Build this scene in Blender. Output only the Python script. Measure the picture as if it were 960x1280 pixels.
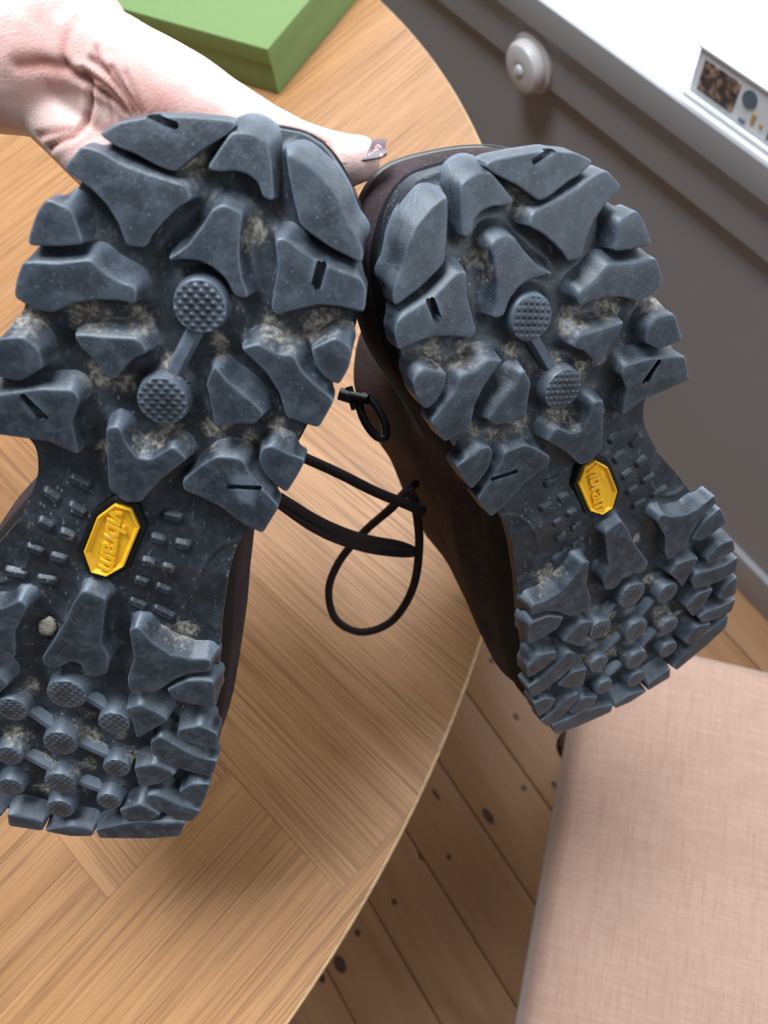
import bpy, bmesh, math, random
import numpy as np
from mathutils import Vector, Matrix, noise
from mathutils.geometry import delaunay_2d_cdt
S = bpy.context.scene
for o in list(bpy.data.objects): bpy.data.objects.remove(o)
rnd = random.Random(7)
# ------------------------------------------------------------------ camera
CAM_M = [[0.825427, 0.544276, -0.14978, 0.0], [-0.555169, 0.734612, -0.390041, 0.0], [-0.102259, 0.405104, 0.908534, 1.22], [0.0, 0.0, 0.0, 1.0]]
ML = [[0.670197, 0.625558, -0.399391, -0.042692], [-0.649001, 0.232905, -0.72426, 0.133241], [-0.360047, 0.744602, 0.56208, 1.009933], [0.0, 0.0, 0.0, 1.0]]
MR = [[0.99719, 0.015401, -0.073313, 0.115701], [-0.073116, 0.413188, -0.907706, 0.069837], [0.016312, 0.910516, 0.413153, 0.957299], [0.0, 0.0, 0.0, 1.0]]
TCX = -0.3797
TCY = 0.7228
KNOB_POS = (0.594, 0.6643, 0.5939)
PACK_POS = (0.597, 0.4335, 0.6803)
PACK_RZ = 0.0
GB_POS = (0.2446, 0.636)
CH_POS = (0.228, 0.094)
GB_RZ = -1.0994
CH_RZ = -0.8633
CLOD = (-16.6, -45.1)
LACE_LOOP = [(0.06684, 0.13482, 0.91137), (0.06592, 0.1296, 0.90567), (0.06158, 0.12343, 0.87369), (0.04976, 0.11569, 0.8431), (0.03238, 0.11367, 0.82066), (0.01529, 0.1208, 0.8121), (0.00724, 0.13421, 0.81653), (0.01262, 0.14674, 0.8283), (0.02561, 0.15163, 0.84354), (0.0434, 0.1483, 0.86706), (0.05766, 0.14061, 0.89143), (0.06849, 0.14402, 0.89027), (0.07773, 0.14838, 0.88266)]
LACE_A = [(0.03317, 0.16638, 0.93367), (0.04171, 0.15466, 0.92785), (0.05196, 0.13892, 0.92058), (0.05965, 0.12818, 0.91724), (0.06417, 0.1188, 0.91836)]
LACE_B = [(0.01437, 0.17331, 0.96657), (0.02337, 0.1704, 0.95029), (0.03317, 0.16638, 0.93367)]
LACE_C = [(0.00571, 0.16676, 0.95133), (0.01305, 0.15711, 0.92638), (0.02214, 0.14456, 0.90598), (0.03496, 0.13385, 0.88918), (0.04679, 0.12463, 0.88277), (0.0552, 0.11897, 0.88173), (0.05116, 0.12338, 0.88736), (0.03645, 0.13392, 0.89826), (0.02422, 0.14571, 0.91232), (0.01438, 0.1568, 0.93197)]
RING = [(0.06948, 0.15599, 0.94841), (0.06918, 0.15399, 0.9475), (0.06871, 0.15211, 0.94661), (0.06809, 0.15045, 0.9458), (0.06735, 0.1491, 0.9451), (0.06654, 0.14813, 0.94455), (0.06568, 0.14757, 0.94417), (0.06483, 0.14747, 0.94398), (0.06402, 0.14782, 0.944), (0.0633, 0.1486, 0.94422), (0.06271, 0.14979, 0.94463), (0.06226, 0.15131, 0.94521), (0.062, 0.1531, 0.94593), (0.06192, 0.15506, 0.94676), (0.06203, 0.15709, 0.94765), (0.06233, 0.1591, 0.94856), (0.0628, 0.16097, 0.94945), (0.06342, 0.16263, 0.95026), (0.06416, 0.16398, 0.95096), (0.06498, 0.16496, 0.95151), (0.06583, 0.16551, 0.95189), (0.06669, 0.16562, 0.95208), (0.06749, 0.16527, 0.95206), (0.06821, 0.16448, 0.95184), (0.06881, 0.16329, 0.95143), (0.06925, 0.16177, 0.95085), (0.06952, 0.15998, 0.95013), (0.0696, 0.15802, 0.9493)]
HOOKS = [((0.05944, 0.17215, 0.95369), (0.06305, 0.16783, 0.95243), 0.0028), ((0.06191, 0.16973, 0.95306), (0.06732, 0.1612, 0.95469), 0.0022), ((0.06435, 0.17188, 0.95438), (0.06138, 0.16327, 0.9502), 0.0018)]
HAND = [[(-0.3514, 0.65517, 1.11314, 0.042), (-0.18779, 0.4972, 1.0943, 0.038), (-0.09295, 0.39709, 1.08677, 0.034), (-0.03769, 0.34252, 1.07686, 0.031), (0.00406, 0.29866, 1.07152, 0.028), (0.02059, 0.278, 1.06757, 0.025)], [(0.00821, 0.30427, 1.07461, 0.026000000000000002), (0.03678, 0.27008, 1.07014, 0.02)], [(0.02883, 0.27367, 1.06927, 0.02), (0.0442, 0.25018, 1.06723, 0.016), (0.05557, 0.22569, 1.06299, 0.014199999999999999), (0.06716, 0.20013, 1.05943, 0.0106), (0.07427, 0.1891, 1.05807, 0.008400000000000001), (0.0781, 0.18071, 1.0584, 0.0083), (0.08233, 0.17319, 1.05917, 0.0077), (0.0852, 0.17003, 1.06049, 0.006900000000000001)], [(0.03082, 0.27105, 1.06408, 0.014), (0.05352, 0.23238, 1.04902, 0.011)], [(0.02523, 0.27639, 1.06104, 0.014), (0.04174, 0.23531, 1.04393, 0.011)], [(0.02021, 0.27558, 1.06097, 0.014), (0.03039, 0.2348, 1.04404, 0.01)], [(0.0169, 0.27501, 1.06348, 0.013000000000000001), (0.02231, 0.23426, 1.04908, 0.0095)], [(0.03134, 0.26541, 1.06394, 0.016), (0.04037, 0.24147, 1.05515, 0.014), (0.05586, 0.22382, 1.05453, 0.01)], [(0.05352, 0.23238, 1.04902, 0.01), (0.0551, 0.20625, 1.04246, 0.0085), (0.05473, 0.19788, 1.0256, 0.0076), (0.05027, 0.19699, 1.00907, 0.007)], [(0.04174, 0.23531, 1.04393, 0.01), (0.04047, 0.20788, 1.03634, 0.0086), (0.03763, 0.2004, 1.01725, 0.0078), (0.03068, 0.19994, 0.9983, 0.007)], [(0.03039, 0.2348, 1.04404, 0.0095), (0.02667, 0.21081, 1.03753, 0.008199999999999999), (0.02153, 0.20638, 1.01937, 0.0074), (0.01452, 0.20758, 1.00112, 0.0066)], [(0.02231, 0.23426, 1.04908, 0.0088), (0.01649, 0.21513, 1.04431, 0.007200000000000001), (0.01145, 0.21247, 1.03133, 0.0066), (0.00615, 0.21359, 1.01773, 0.006)]]
CREASES = [([(0.02804, 0.24138, 1.0762), (0.02915, 0.23629, 1.07309), (0.0315, 0.23114, 1.07017), (0.03118, 0.22775, 1.06756)], 0.0022, 0.0011), ([(0.03048, 0.24137, 1.07659), (0.03283, 0.23543, 1.07443), (0.03389, 0.22981, 1.07109), (0.03284, 0.22664, 1.06736)], 0.0016, 0.001), ([(0.03508, 0.24176, 1.07862), (0.03646, 0.23539, 1.07611), (0.03667, 0.22903, 1.07232), (0.03483, 0.22478, 1.06799)], 0.002, 0.001), ([(0.03944, 0.23611, 1.07691), (0.03846, 0.22943, 1.07388), (0.037, 0.22279, 1.06859)], 0.0013, 0.0009), ([(0.03845, 0.24302, 1.07972), (0.03711, 0.24039, 1.07837), (0.03734, 0.23616, 1.07659)], 0.001, 0.001), ([(0.04216, 0.23237, 1.07576), (0.0407, 0.22711, 1.07326), (0.03973, 0.22315, 1.06919)], 0.0008, 0.0009), ([(0.02709, 0.23767, 1.07335), (0.02335, 0.23689, 1.07019), (0.01954, 0.23689, 1.06736), (0.01451, 0.23973, 1.06335), (0.00887, 0.24516, 1.05815)], 0.0022, 0.001), ([(0.01856, 0.23895, 1.06808), (0.01308, 0.24296, 1.0645), (0.00683, 0.2488, 1.06157)], 0.0013, 0.001), ([(0.0299, 0.23524, 1.07276), (0.02793, 0.23217, 1.07002), (0.02668, 0.22963, 1.06652)], 0.0007, 0.0009), ([(0.01581, 0.25282, 1.08019), (0.02022, 0.2493, 1.07941), (0.02437, 0.24543, 1.07843), (0.0264, 0.24248, 1.0764), (0.02832, 0.23846, 1.07499)], 0.0018, 0.0018), ([(0.02626, 0.24633, 1.07913), (0.03003, 0.24986, 1.08016), (0.03561, 0.25332, 1.08147), (0.03888, 0.25441, 1.08247)], 0.0009, 0.0014), ([(0.02599, 0.24597, 1.07893), (0.02654, 0.24184, 1.07615), (0.02872, 0.23987, 1.07456)], 0.0012, 0.0012), ([(0.07665, 0.18011, 1.06671), (0.07461, 0.17548, 1.06659), (0.07281, 0.17225, 1.06491)], 0.0007, 0.0009), ([(0.07823, 0.17905, 1.06652), (0.07577, 0.17315, 1.06688), (0.07397, 0.16994, 1.06521)], 0.0011, 0.0011), ([(0.07906, 0.17666, 1.06673), (0.07719, 0.17193, 1.06659), (0.07559, 0.16937, 1.06523)], 0.0008, 0.0009), ([(0.07553, 0.18139, 1.06708), (0.0735, 0.17675, 1.06695), (0.07176, 0.174, 1.06548)], 0.0004, 0.0009)]
HAND_O = (0.01372, 0.28755, 1.06504)
NAIL_C = (0.08576, 0.16928, 1.06521)
NAIL_AX = (0.8409, -0.5291, 0.0766)
NAIL_N = (0.2163, 0.0525, 0.9718)
KNOTS = [(0.0471, 0.011, 0.006, 0.013), (0.1163, 0.012, 0.004, 0.005), (0.157, -0.0102, 0.004, 0.006), (0.0613, -0.14, 0.0045, 0.008), (-0.2463, -0.0277, 0.008, 0.012), (-0.2775, -0.0273, 0.005, 0.007), (-0.2036, -0.0089, 0.004, 0.005), (-0.1362, -0.0054, 0.0035, 0.005), (-0.0691, 0.0227, 0.0035, 0.006), (-0.035, -0.0014, 0.0035, 0.0045), (0.1942, 0.1963, 0.004, 0.005), (0.1719, 0.1026, 0.004, 0.006), (-0.0001, 0.0802, 0.003, 0.01)]
cam_d = bpy.data.cameras.new('camera'); cam = bpy.data.objects.new('camera', cam_d); S.collection.objects.link(cam)
cam.matrix_world = Matrix(CAM_M)
cam_d.sensor_fit = 'VERTICAL'; cam_d.sensor_height = 36.0; cam_d.sensor_width = 27.0; cam_d.lens = 26.0
cam_d.clip_start = 0.01; cam_d.clip_end = 50
cam_d.dof.use_dof = True; cam_d.dof.focus_distance = 0.27; cam_d.dof.aperture_fstop = 14.0
S.camera = cam
# ------------------------------------------------------------------ world, lights, exposure
S.view_settings.view_transform = 'Standard'; S.view_settings.look = 'None'; S.view_settings.gamma = 1.0
S.view_settings.use_curve_mapping = False; S.view_settings.exposure = 0.2
w = bpy.data.worlds.new('world'); S.world = w; w.use_nodes = True
w.node_tree.nodes['Background'].inputs[0].default_value = (0.86, 0.93, 1.0, 1); w.node_tree.nodes['Background'].inputs[1].default_value = 0.13
def area(name, loc, target, sx, sy, e, col):
    d = bpy.data.lights.new(name, 'AREA'); d.shape = 'RECTANGLE'; d.size = sx; d.size_y = sy; d.energy = e; d.color = col
    o = bpy.data.objects.new(name, d); S.collection.objects.link(o); o.location = loc
    o.rotation_euler = (Vector(target)-Vector(loc)).to_track_quat('-Z', 'Y').to_euler(); return o
area('window_daylight', (1.06, 0.95, 1.50), (-0.1, 0.35, 0.95), 2.3, 1.5, 30, (0.80, 0.90, 1.0))
area('added_overhead_light', (0.14, 0.64, 2.5), (0.0, 0.2, 0.9), 0.8, 0.7, 44, (0.80, 0.90, 1.0))  # added unseen light overhead, for toe-facing lug walls and the table shadow
area('added_side_fill', (1.0, -1.3, 1.9), (0.0, 0.2, 0.95), 1.2, 1.2, 16, (0.80, 0.90, 1.0))  # added unseen fill from the viewer's side, brightens the right sole
# ------------------------------------------------------------------ helpers
def link(o, parent=None):
    S.collection.objects.link(o)
    if parent is not None: o.parent = parent
    return o
def tag(o, label=None, cat=None, group=None, kind=None):
    if label: o['label'] = label
    if cat: o['category'] = cat
    if group: o['group'] = group
    if kind: o['kind'] = kind
    return o
def empty(name, loc=(0, 0, 0), rz=0.0):
    o = bpy.data.objects.new(name, None); o.location = loc; o.rotation_euler = (0, 0, rz); o.empty_display_size = .05
    S.collection.objects.link(o); return o
def meshobj(name, verts, faces, mat, parent=None, smooth=None):
    me = bpy.data.meshes.new(name); me.from_pydata([tuple(v) for v in verts], [], [tuple(f) for f in faces]); me.update()
    bm = bmesh.new(); bm.from_mesh(me); bmesh.ops.recalc_face_normals(bm, faces=bm.faces); bm.to_mesh(me); bm.free()
    if smooth is not None:
        for p in me.polygons: p.use_smooth = True
        if smooth < 3: me.set_sharp_from_angle(angle=smooth)
    me.materials.append(mat)
    return link(bpy.data.objects.new(name, me), parent)
def bmobj(name, bm, mat, parent=None, smooth=None):
    me = bpy.data.meshes.new(name); bmesh.ops.recalc_face_normals(bm, faces=bm.faces); bm.to_mesh(me); bm.free()
    if smooth is not None:
        for p in me.polygons: p.use_smooth = True
        if smooth < 3: me.set_sharp_from_angle(angle=smooth)
    me.materials.append(mat)
    return link(bpy.data.objects.new(name, me), parent)
def box(name, lo, hi, mat, parent=None, bev=0.0, seg=3):
    bm = bmesh.new(); bmesh.ops.create_cube(bm, size=1)
    for v in bm.verts: v.co = Vector([(lo[i]+hi[i])/2+v.co[i]*(hi[i]-lo[i]) for i in range(3)])
    if bev: bmesh.ops.bevel(bm, geom=list(bm.edges), offset=bev, segments=seg, affect='EDGES', profile=.6)
    return bmobj(name, bm, mat, parent, .6 if bev else None)
def catmull(pts, n=8):
    P = [Vector(p) for p in pts]; P = [2*P[0]-P[1]]+P+[2*P[-1]-P[-2]]; out = []
    for i in range(1, len(P)-2):
        for k in range(n):
            t = k/n; a, b, c, d = P[i-1:i+3]
            out.append(.5*((2*b)+(-a+c)*t+(2*a-5*b+4*c-d)*t*t+(-a+3*b-3*c+d)*t**3))
    out.append(P[-2]); return out
def tube(name, pts, r, mat, parent=None, seg=10, closed=False, n=8, oval=1.0):
    P = catmull(pts, n) if n else [Vector(p) for p in pts]
    V = []; F = []; up = Vector((.13, .2, 1)).normalized(); m = len(P)
    for i, p in enumerate(P):
        t = (P[(i+1) % m if closed else min(i+1, m-1)]-P[(i-1) % m if closed else max(i-1, 0)]).normalized()
        a = t.cross(up).normalized(); b = t.cross(a)
        rr = r[min(int(i*len(r)/m), len(r)-1)] if isinstance(r, (list, tuple)) else r
        for k in range(seg):
            an = 2*math.pi*k/seg; V.append(p+a*math.cos(an)*rr+b*math.sin(an)*rr*oval)
    L = m if closed else m-1
    for i in range(L):
        for k in range(seg):
            j = (i+1) % m; F.append((i*seg+k, i*seg+(k+1) % seg, j*seg+(k+1) % seg, j*seg+k))
    if not closed: F.append(tuple(range(seg))); F.append(tuple((m-1)*seg+k for k in range(seg)))
    return meshobj(name, V, F, mat, parent, 1.2)
# ------------------------------------------------------------------ materials
class NT:
    def __init__(s, name):
        s.m = bpy.data.materials.new(name); s.m.use_nodes = True; s.t = s.m.node_tree; s.b = s.t.nodes['Principled BSDF']
    def n(s, ty, **k):
        x = s.t.nodes.new(ty)
        for a, v in k.items(): setattr(x, a, v)
        return x
    def l(s, a, b): s.t.links.new(a, b)
    def val(s, inp, v):
        if hasattr(v, 'is_output') or isinstance(v, bpy.types.NodeSocket): s.l(v, inp)
        else: inp.default_value = v
    def coord(s, kind='Object', scale=(1, 1, 1), rand=0.0, rot=(0, 0, 0)):
        c = s.n('ShaderNodeTexCoord'); mp = s.n('ShaderNodeMapping'); mp.inputs['Scale'].default_value = scale; mp.inputs['Rotation'].default_value = rot
        s.l(c.outputs[kind], mp.inputs['Vector'])
        if rand:
            oi = s.n('ShaderNodeObjectInfo'); mm = s.n('ShaderNodeVectorMath', operation='SCALE'); mm.inputs[0].default_value = (rand, rand*.7, rand*.3)
            s.l(oi.outputs['Random'], mm.inputs['Scale']); s.l(mm.outputs[0], mp.inputs['Location'])
        return mp.outputs[0]
    def noise(s, vec, scale, detail=4, rough=.5, dist=0.0):
        x = s.n('ShaderNodeTexNoise'); s.l(vec, x.inputs['Vector']); x.inputs['Scale'].default_value = scale
        x.inputs['Detail'].default_value = detail; x.inputs['Roughness'].default_value = rough; x.inputs['Distortion'].default_value = dist
        return x.outputs['Fac']
    def ramp(s, fac, stops):
        r = s.n('ShaderNodeValToRGB'); s.l(fac, r.inputs[0]); e = r.color_ramp.elements
        while len(e) < len(stops): e.new(.5)
        for i, (p, c) in enumerate(stops):
            e[i].position = p; e[i].color = (c, c, c, 1) if isinstance(c, (int, float)) else (*c, 1)
        return r.outputs[0]
    def mix(s, f, a, b, mode='MIX'):
        x = s.n('ShaderNodeMix', data_type='RGBA', blend_type=mode)
        s.val(x.inputs[0], f); 
        for i, v in ((6, a), (7, b)):
            if isinstance(v, tuple): x.inputs[i].default_value = (*v[:3], 1)
            else: s.l(v, x.inputs[i])
        return x.outputs[2]
    def math(s, op, a, b=0.0, c=None):
        x = s.n('ShaderNodeMath', operation=op); s.val(x.inputs[0], a); s.val(x.inputs[1], b)
        if c is not None: s.val(x.inputs[2], c)
        return x.outputs[0]
    def bump(s, h, strength=.3, dist=.001, prev=None):
        b = s.n('ShaderNodeBump'); b.inputs['Strength'].default_value = strength; b.inputs['Distance'].default_value = dist
        s.l(h, b.inputs['Height'])
        if prev is not None: s.l(prev, b.inputs['Normal'])
        return b.outputs[0]
    def out(s, col=None, rough=.5, nrm=None, spec=.5, **k):
        if col is not None:
            if isinstance(col, tuple): s.b.inputs['Base Color'].default_value = (*col, 1)
            else: s.l(col, s.b.inputs['Base Color'])
        s.val(s.b.inputs['Roughness'], rough); s.b.inputs['Specular IOR Level'].default_value = spec
        if nrm is not None: s.l(nrm, s.b.inputs['Normal'])
        for a, v in k.items(): s.b.inputs[a.replace('_', ' ')].default_value = v
        return s.m
def mat_rubber(name, dirt=0.0, attr=False, studs=False):
    t = NT(name); c = t.coord('Object')              # boot meshes are in metres, sole frame
    big = t.noise(c, 45, 4, .6); fine = t.noise(c, 1500, 3, .6); sp = t.noise(c, 900, 2, .5)
    col = t.mix(t.ramp(big, [(.35, 0.0), (.7, 1.0)]), RUB1, RUB2)
    col = t.mix(t.ramp(sp, [(.66, 0.0), (.74, .55)]), col, (.20, .20, .19))
    film = t.noise(c, 150, 6, .75); col = t.mix(t.ramp(film, [(.46, 0.0), (.74, .7)]), col, (.11, .128, .15))
    if not attr:
        ge = t.n('ShaderNodeNewGeometry'); col = t.mix(t.ramp(ge.outputs['Pointiness'], [(.505, 0.0), (.57, .5)]), col, (.22, .26, .32))  # paler lug rims: edge wear plus a highlight painted into the colour
    # pale scuffs: stretched fine noise
    c2 = t.coord('Object', (1.0, .35, 1.0), rot=(0, 0, .6)); sc = t.noise(c2, 420, 5, .7, .4)
    col = t.mix(t.ramp(sc, [(.60 if attr else .66, 0.0), (.70 if attr else .76, .6)]), col, (.32, .32, .31))
    if attr:
        vo = t.n('ShaderNodeTexVoronoi', feature='F1'); t.l(t.coord('Object', (1.0, .45, 1.0), rot=(0, 0, -.5)), vo.inputs['Vector']); vo.inputs['Scale'].default_value = 520
        pr = t.noise(c, 38, 3, .6); fl = t.math('MULTIPLY', t.ramp(vo.outputs['Distance'], [(.10, 1.0), (.2, 0.0)]), t.ramp(pr, [(.46, 0.0), (.60, 1.0)])); col = t.mix(t.math('MULTIPLY', fl, .8), col, (.42, .42, .40))
    d1 = t.noise(c, 260, 6, .75); d2 = t.noise(c, 70, 3, .5)
    if True:
        a = t.n('ShaderNodeAttribute', attribute_name='dirt'); amt = t.math('MULTIPLY_ADD', a.outputs['Fac'], .42, -.04 if attr else -.09)
        k = t.math('ADD', d1, amt); k = t.math('ADD', k, t.math('MULTIPLY', d2, .12))
        msk = t.ramp(k, [(.66, 0.0), (.86, 1.0)])
    else:
        k = t.math('ADD', d1, t.math('MULTIPLY', d2, .15)); msk = t.ramp(k, [(.74-dirt, 0.0), (.90-dirt, .75)])
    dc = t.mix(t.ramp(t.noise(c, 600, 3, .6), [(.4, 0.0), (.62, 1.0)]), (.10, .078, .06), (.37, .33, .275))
    col = t.mix(.35 if attr else 0.0, col, (.014, .014, .016)); col = t.mix(msk, col, dc)  # groove floors coloured darker to imitate shade, then mud on top
    n = t.bump(fine, .35, .0003); n = t.bump(d1, .25, .0005, n)
    if studs:
        sx = t.n('ShaderNodeSeparateXYZ'); t.l(t.coord('Object', rot=(0, 0, .5)), sx.inputs[0]); k_ = 2*math.pi/.0021
        hx = t.math('SINE', t.math('MULTIPLY', sx.outputs[0], k_)); hy = t.math('SINE', t.math('MULTIPLY', sx.outputs[1], k_))
        tc = t.n('ShaderNodeTexCoord'); sz = t.n('ShaderNodeSeparateXYZ'); t.l(tc.outputs['Normal'], sz.inputs[0]); flat = t.math('GREATER_THAN', sz.outputs[2], .93)
        h = t.math('MULTIPLY', t.math('MULTIPLY', t.math('ADD', hx, 1), t.math('ADD', hy, 1)), flat); n = t.bump(h, .6, .00022, n)
    r = t.math('MULTIPLY_ADD', msk, .35, t.math('MULTIPLY_ADD', film, .2, .34))
    return t.out(col, r, n, .6)
RUB1 = (.018, .022, .029); RUB2 = (.033, .041, .053)
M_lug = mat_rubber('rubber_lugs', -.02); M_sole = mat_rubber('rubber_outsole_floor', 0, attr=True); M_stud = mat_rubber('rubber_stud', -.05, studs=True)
t = NT('rubber_rand'); c = t.coord('Object'); M_rand = t.out(t.mix(t.ramp(t.noise(c, 300, 4, .7), [(.6, 0.0), (.75, .5)]), (.011, .012, .014), (.035, .036, .038)), .7, t.bump(t.noise(c, 700, 3, .6), .2, .0003), .1)
t = NT('brown_nubuck'); c = t.coord('Object'); a = t.noise(c, 30, 5, .6); b = t.noise(c, 900, 4, .7)
col = t.mix(t.ramp(a, [(.35, 0.0), (.7, 1.0)]), (.036, .024, .027), (.066, .045, .047)); col = t.mix(t.ramp(b, [(.52, 0.0), (.72, .5)]), col, (.17, .13, .11))
M_leather = t.out(col, .85, t.bump(b, .4, .0005), .12)
t = NT('grey_piping'); M_pipe = t.out((.16, .16, .145), .7)
t = NT('dark_lining'); M_lining = t.out((.02, .02, .02), .9)
t = NT('black_metal'); M_hook = t.out((.008, .008, .009), .35)
t = NT('black_recess'); M_black = t.out((.003, .003, .003), .6)
t = NT('yellow_badge'); c = t.coord('Object'); M_yellow = t.out(t.mix(t.ramp(t.noise(c, 300, 3, .6), [(.58, 0.0), (.75, .6)]), (1.0, .52, .02), (.85, .52, .22)), .42, t.bump(t.noise(c, 500, 2, .5), .15, .0003), .4)
t = NT('lace'); c = t.coord('Object'); M_lace = t.out(t.mix(t.noise(c, 900, 2), (.020, .013, .014), (.055, .036, .036)), .85, t.bump(t.noise(c, 1200, 2), .6, .0006), .25)
t = NT('tan_mud'); c = t.coord('Object'); M_mud = t.out(t.mix(t.noise(c, 700, 4, .7), (.16, .13, .10), (.42, .38, .30)), .95, t.bump(t.noise(c, 900, 4, .7), .8, .0008), .1)
def mat_skin():
    t = NT('skin'); c = t.coord('Object'); a = t.noise(c, 38, 4, .6); b = t.noise(c, 120, 4, .6)
    col = t.mix(t.ramp(a, [(.35, 0.0), (.68, 1.0)]), (.80, .57, .50), (.78, .40, .34)); col = t.mix(t.ramp(b, [(.55, 0.0), (.8, .5)]), col, (.85, .66, .60))
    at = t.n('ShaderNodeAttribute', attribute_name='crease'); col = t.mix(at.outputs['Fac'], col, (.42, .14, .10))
    v = t.n('ShaderNodeTexVoronoi', feature='DISTANCE_TO_EDGE'); t.l(t.coord('Object', (1, 1.8, 1)), v.inputs['Vector']); v.inputs['Scale'].default_value = 620
    n = t.bump(v.outputs['Distance'], .35, .0004); n = t.bump(t.noise(t.coord('Object', (1, 3, 1), rot=(0, 0, .5)), 260, 3), .25, .0006, n)
    return t.out(col, .48, n, .45, Subsurface_Weight=.12, Subsurface_Radius=(.012, .005, .003), Subsurface_Scale=.35)
M_skin = mat_skin()
t = NT('plum_nail_polish'); c = t.coord('Object'); M_nail = t.out(t.mix(t.ramp(t.noise(c, 420, 3, .6), [(.60, 0.0), (.64, 1.0)]), (.085, .035, .045), (.55, .26, .22)), .4)
t = NT('bare_nail'); M_nail2 = t.out((.75, .55, .5), .3)
def mat_oak(name, ca, cb, cc, ss=1.0):
    t = NT(name); c = t.coord('Object', (1.3, 26, 1), rand=9.0)
    c2 = t.coord('Object', (1.3, 120, 1), rand=5.0); c3 = t.coord('Object', (5, 330, 1), rand=3.0)
    a = t.noise(c, 3.0*ss, 5, .6, .6); b = t.noise(c2, 6.0*ss, 4, .65, .3); p = t.noise(c3, 3.2*ss, 3, .6)
    col = t.mix(t.ramp(a, [(.3, 0.0), (.7, 1.0)]), ca, cb); col = t.mix(t.ramp(b, [(.46, 0.0), (.66, .8)]), col, cc)
    col = t.mix(t.ramp(p, [(.58, 0.0), (.70, .55)]), col, tuple(x*.55 for x in cc))
    oi = t.n('ShaderNodeObjectInfo'); k = t.math('MULTIPLY_ADD', oi.outputs['Random'], .22, .88)
    hs = t.n('ShaderNodeHueSaturation'); t.l(col, hs.inputs['Color']); t.l(k, hs.inputs['Value']); col = hs.outputs[0]
    n = t.bump(p, .25, .0004); n = t.bump(b, .12, .0006, n)
    return t.out(col, t.math('MULTIPLY_ADD', b, .2, .38), n, .4)
M_oak = mat_oak('oak_veneer', (.44, .20, .075), (.53, .27, .115), (.22, .09, .032))
M_oakedge = mat_oak('oak_edge', (.58, .34, .16), (.66, .42, .22), (.4, .22, .1))
def mat_pine():
    t = NT('pine_plank'); c = t.coord('Object', (1, 14, 1), rand=11.0); a = t.noise(c, 2.2, 5, .55, 1.2); c2 = t.coord('Object', (1.4, 60, 1), rand=7.0); b = t.noise(c2, 4, 4, .6, .5)
    col = t.mix(t.ramp(a, [(.3, 0.0), (.7, 1.0)]), (.40, .195, .085), (.50, .265, .125)); col = t.mix(t.ramp(b, [(.52, 0.0), (.75, .6)]), col, (.36, .17, .075))
    v = t.n('ShaderNodeTexVoronoi', feature='F1'); t.l(t.coord('Object', (6.5, 13, 1), rand=13.0), v.inputs['Vector']); v.inputs['Scale'].default_value = 1.0; v.inputs['Randomness'].default_value = 1.0
    sm = t.n('ShaderNodeSeparateColor'); t.l(v.outputs['Color'], sm.inputs[0]); gate = t.math('GREATER_THAN', sm.outputs[0], .985)
    kn = t.math('MULTIPLY', t.ramp(v.outputs['Distance'], [(.05, 1.0), (.13, .35), ]), gate)
    kn2 = t.math('MULTIPLY', t.ramp(v.outputs['Distance'], [(.0, 1.0), (.10, .9), (.14, 0.0)]), gate)
    col = t.mix(kn2, col, (.085, .035, .02))
    return t.out(col, .42, t.bump(b, .15, .0006), .4)
M_pine = mat_pine()
t = NT('wall_paint'); c = t.coord('Object'); M_wall = t.out(t.mix(t.noise(c, 4, 3), (.37, .35, .35), (.40, .38, .375)), .6, t.bump(t.noise(c, 220, 3), .12, .0006), .3)
t = NT('sill_paint'); c = t.coord('Object'); M_sill = t.out(t.mix(t.noise(c, 6, 3), (.80, .78, .79), (.86, .84, .85)), .35, None, .4)
def mat_fabric():
    t = NT('salmon_fabric'); c = t.coord('Object'); a = t.noise(t.coord('Object', (40, 900, 1)), 1.0, 3, .6); b = t.noise(t.coord('Object', (900, 40, 1)), 1.0, 3, .6); g = t.noise(c, 9, 4, .6)
    col = t.mix(t.ramp(g, [(.3, 0.0), (.7, 1.0)]), (.50, .30, .215), (.57, .355, .26)); col = t.mix(t.ramp(a, [(.45, 0.0), (.75, .45)]), col, (.70, .48, .38)); col = t.mix(t.ramp(b, [(.5, 0.0), (.75, .5)]), col, (.38, .17, .11))
    return t.out(col, .9, t.bump(t.math('ADD', a, b), .5, .0012), .15, Sheen_Weight=.3)
M_fab = mat_fabric()
t = NT('green_cloth'); c = t.coord('Object'); M_green = t.out(t.mix(t.noise(c, 500, 3), (.165, .245, .085), (.21, .295, .11)), .8, t.bump(t.noise(c, 900, 2), .3, .0005), .2)
t = NT('green_edge'); M_green2 = t.out((.09, .16, .045), .85)
t = NT('dark_wood'); c = t.coord('Object', (8, 8, 1)); M_dwood = t.out(t.mix(t.noise(c, 6, 4), (.05, .020, .012), (.09, .038, .02)), .45)
t = NT('white_card'); M_card = t.out((.80, .80, .80), .5)
t = NT('white_paper'); M_paper = t.out((.82, .85, .86), .5)
t = NT('picture_print'); c = t.coord('Object'); M_pic = t.out(t.ramp(t.noise(c, 120, 3, .6), [(.3, (.02, .02, .03)), (.5, (.10, .07, .06)), (.62, (.45, .25, .17)), (.75, (.5, .45, .42))]), .4)
t = NT('grey_print'); M_pgrey = t.out((.13, .17, .20), .5)
t = NT('orange_print'); M_por = t.out((.60, .33, .10), .5)
t = NT('white_plastic'); M_plast = t.out((.66, .60, .58), .4)
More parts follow.
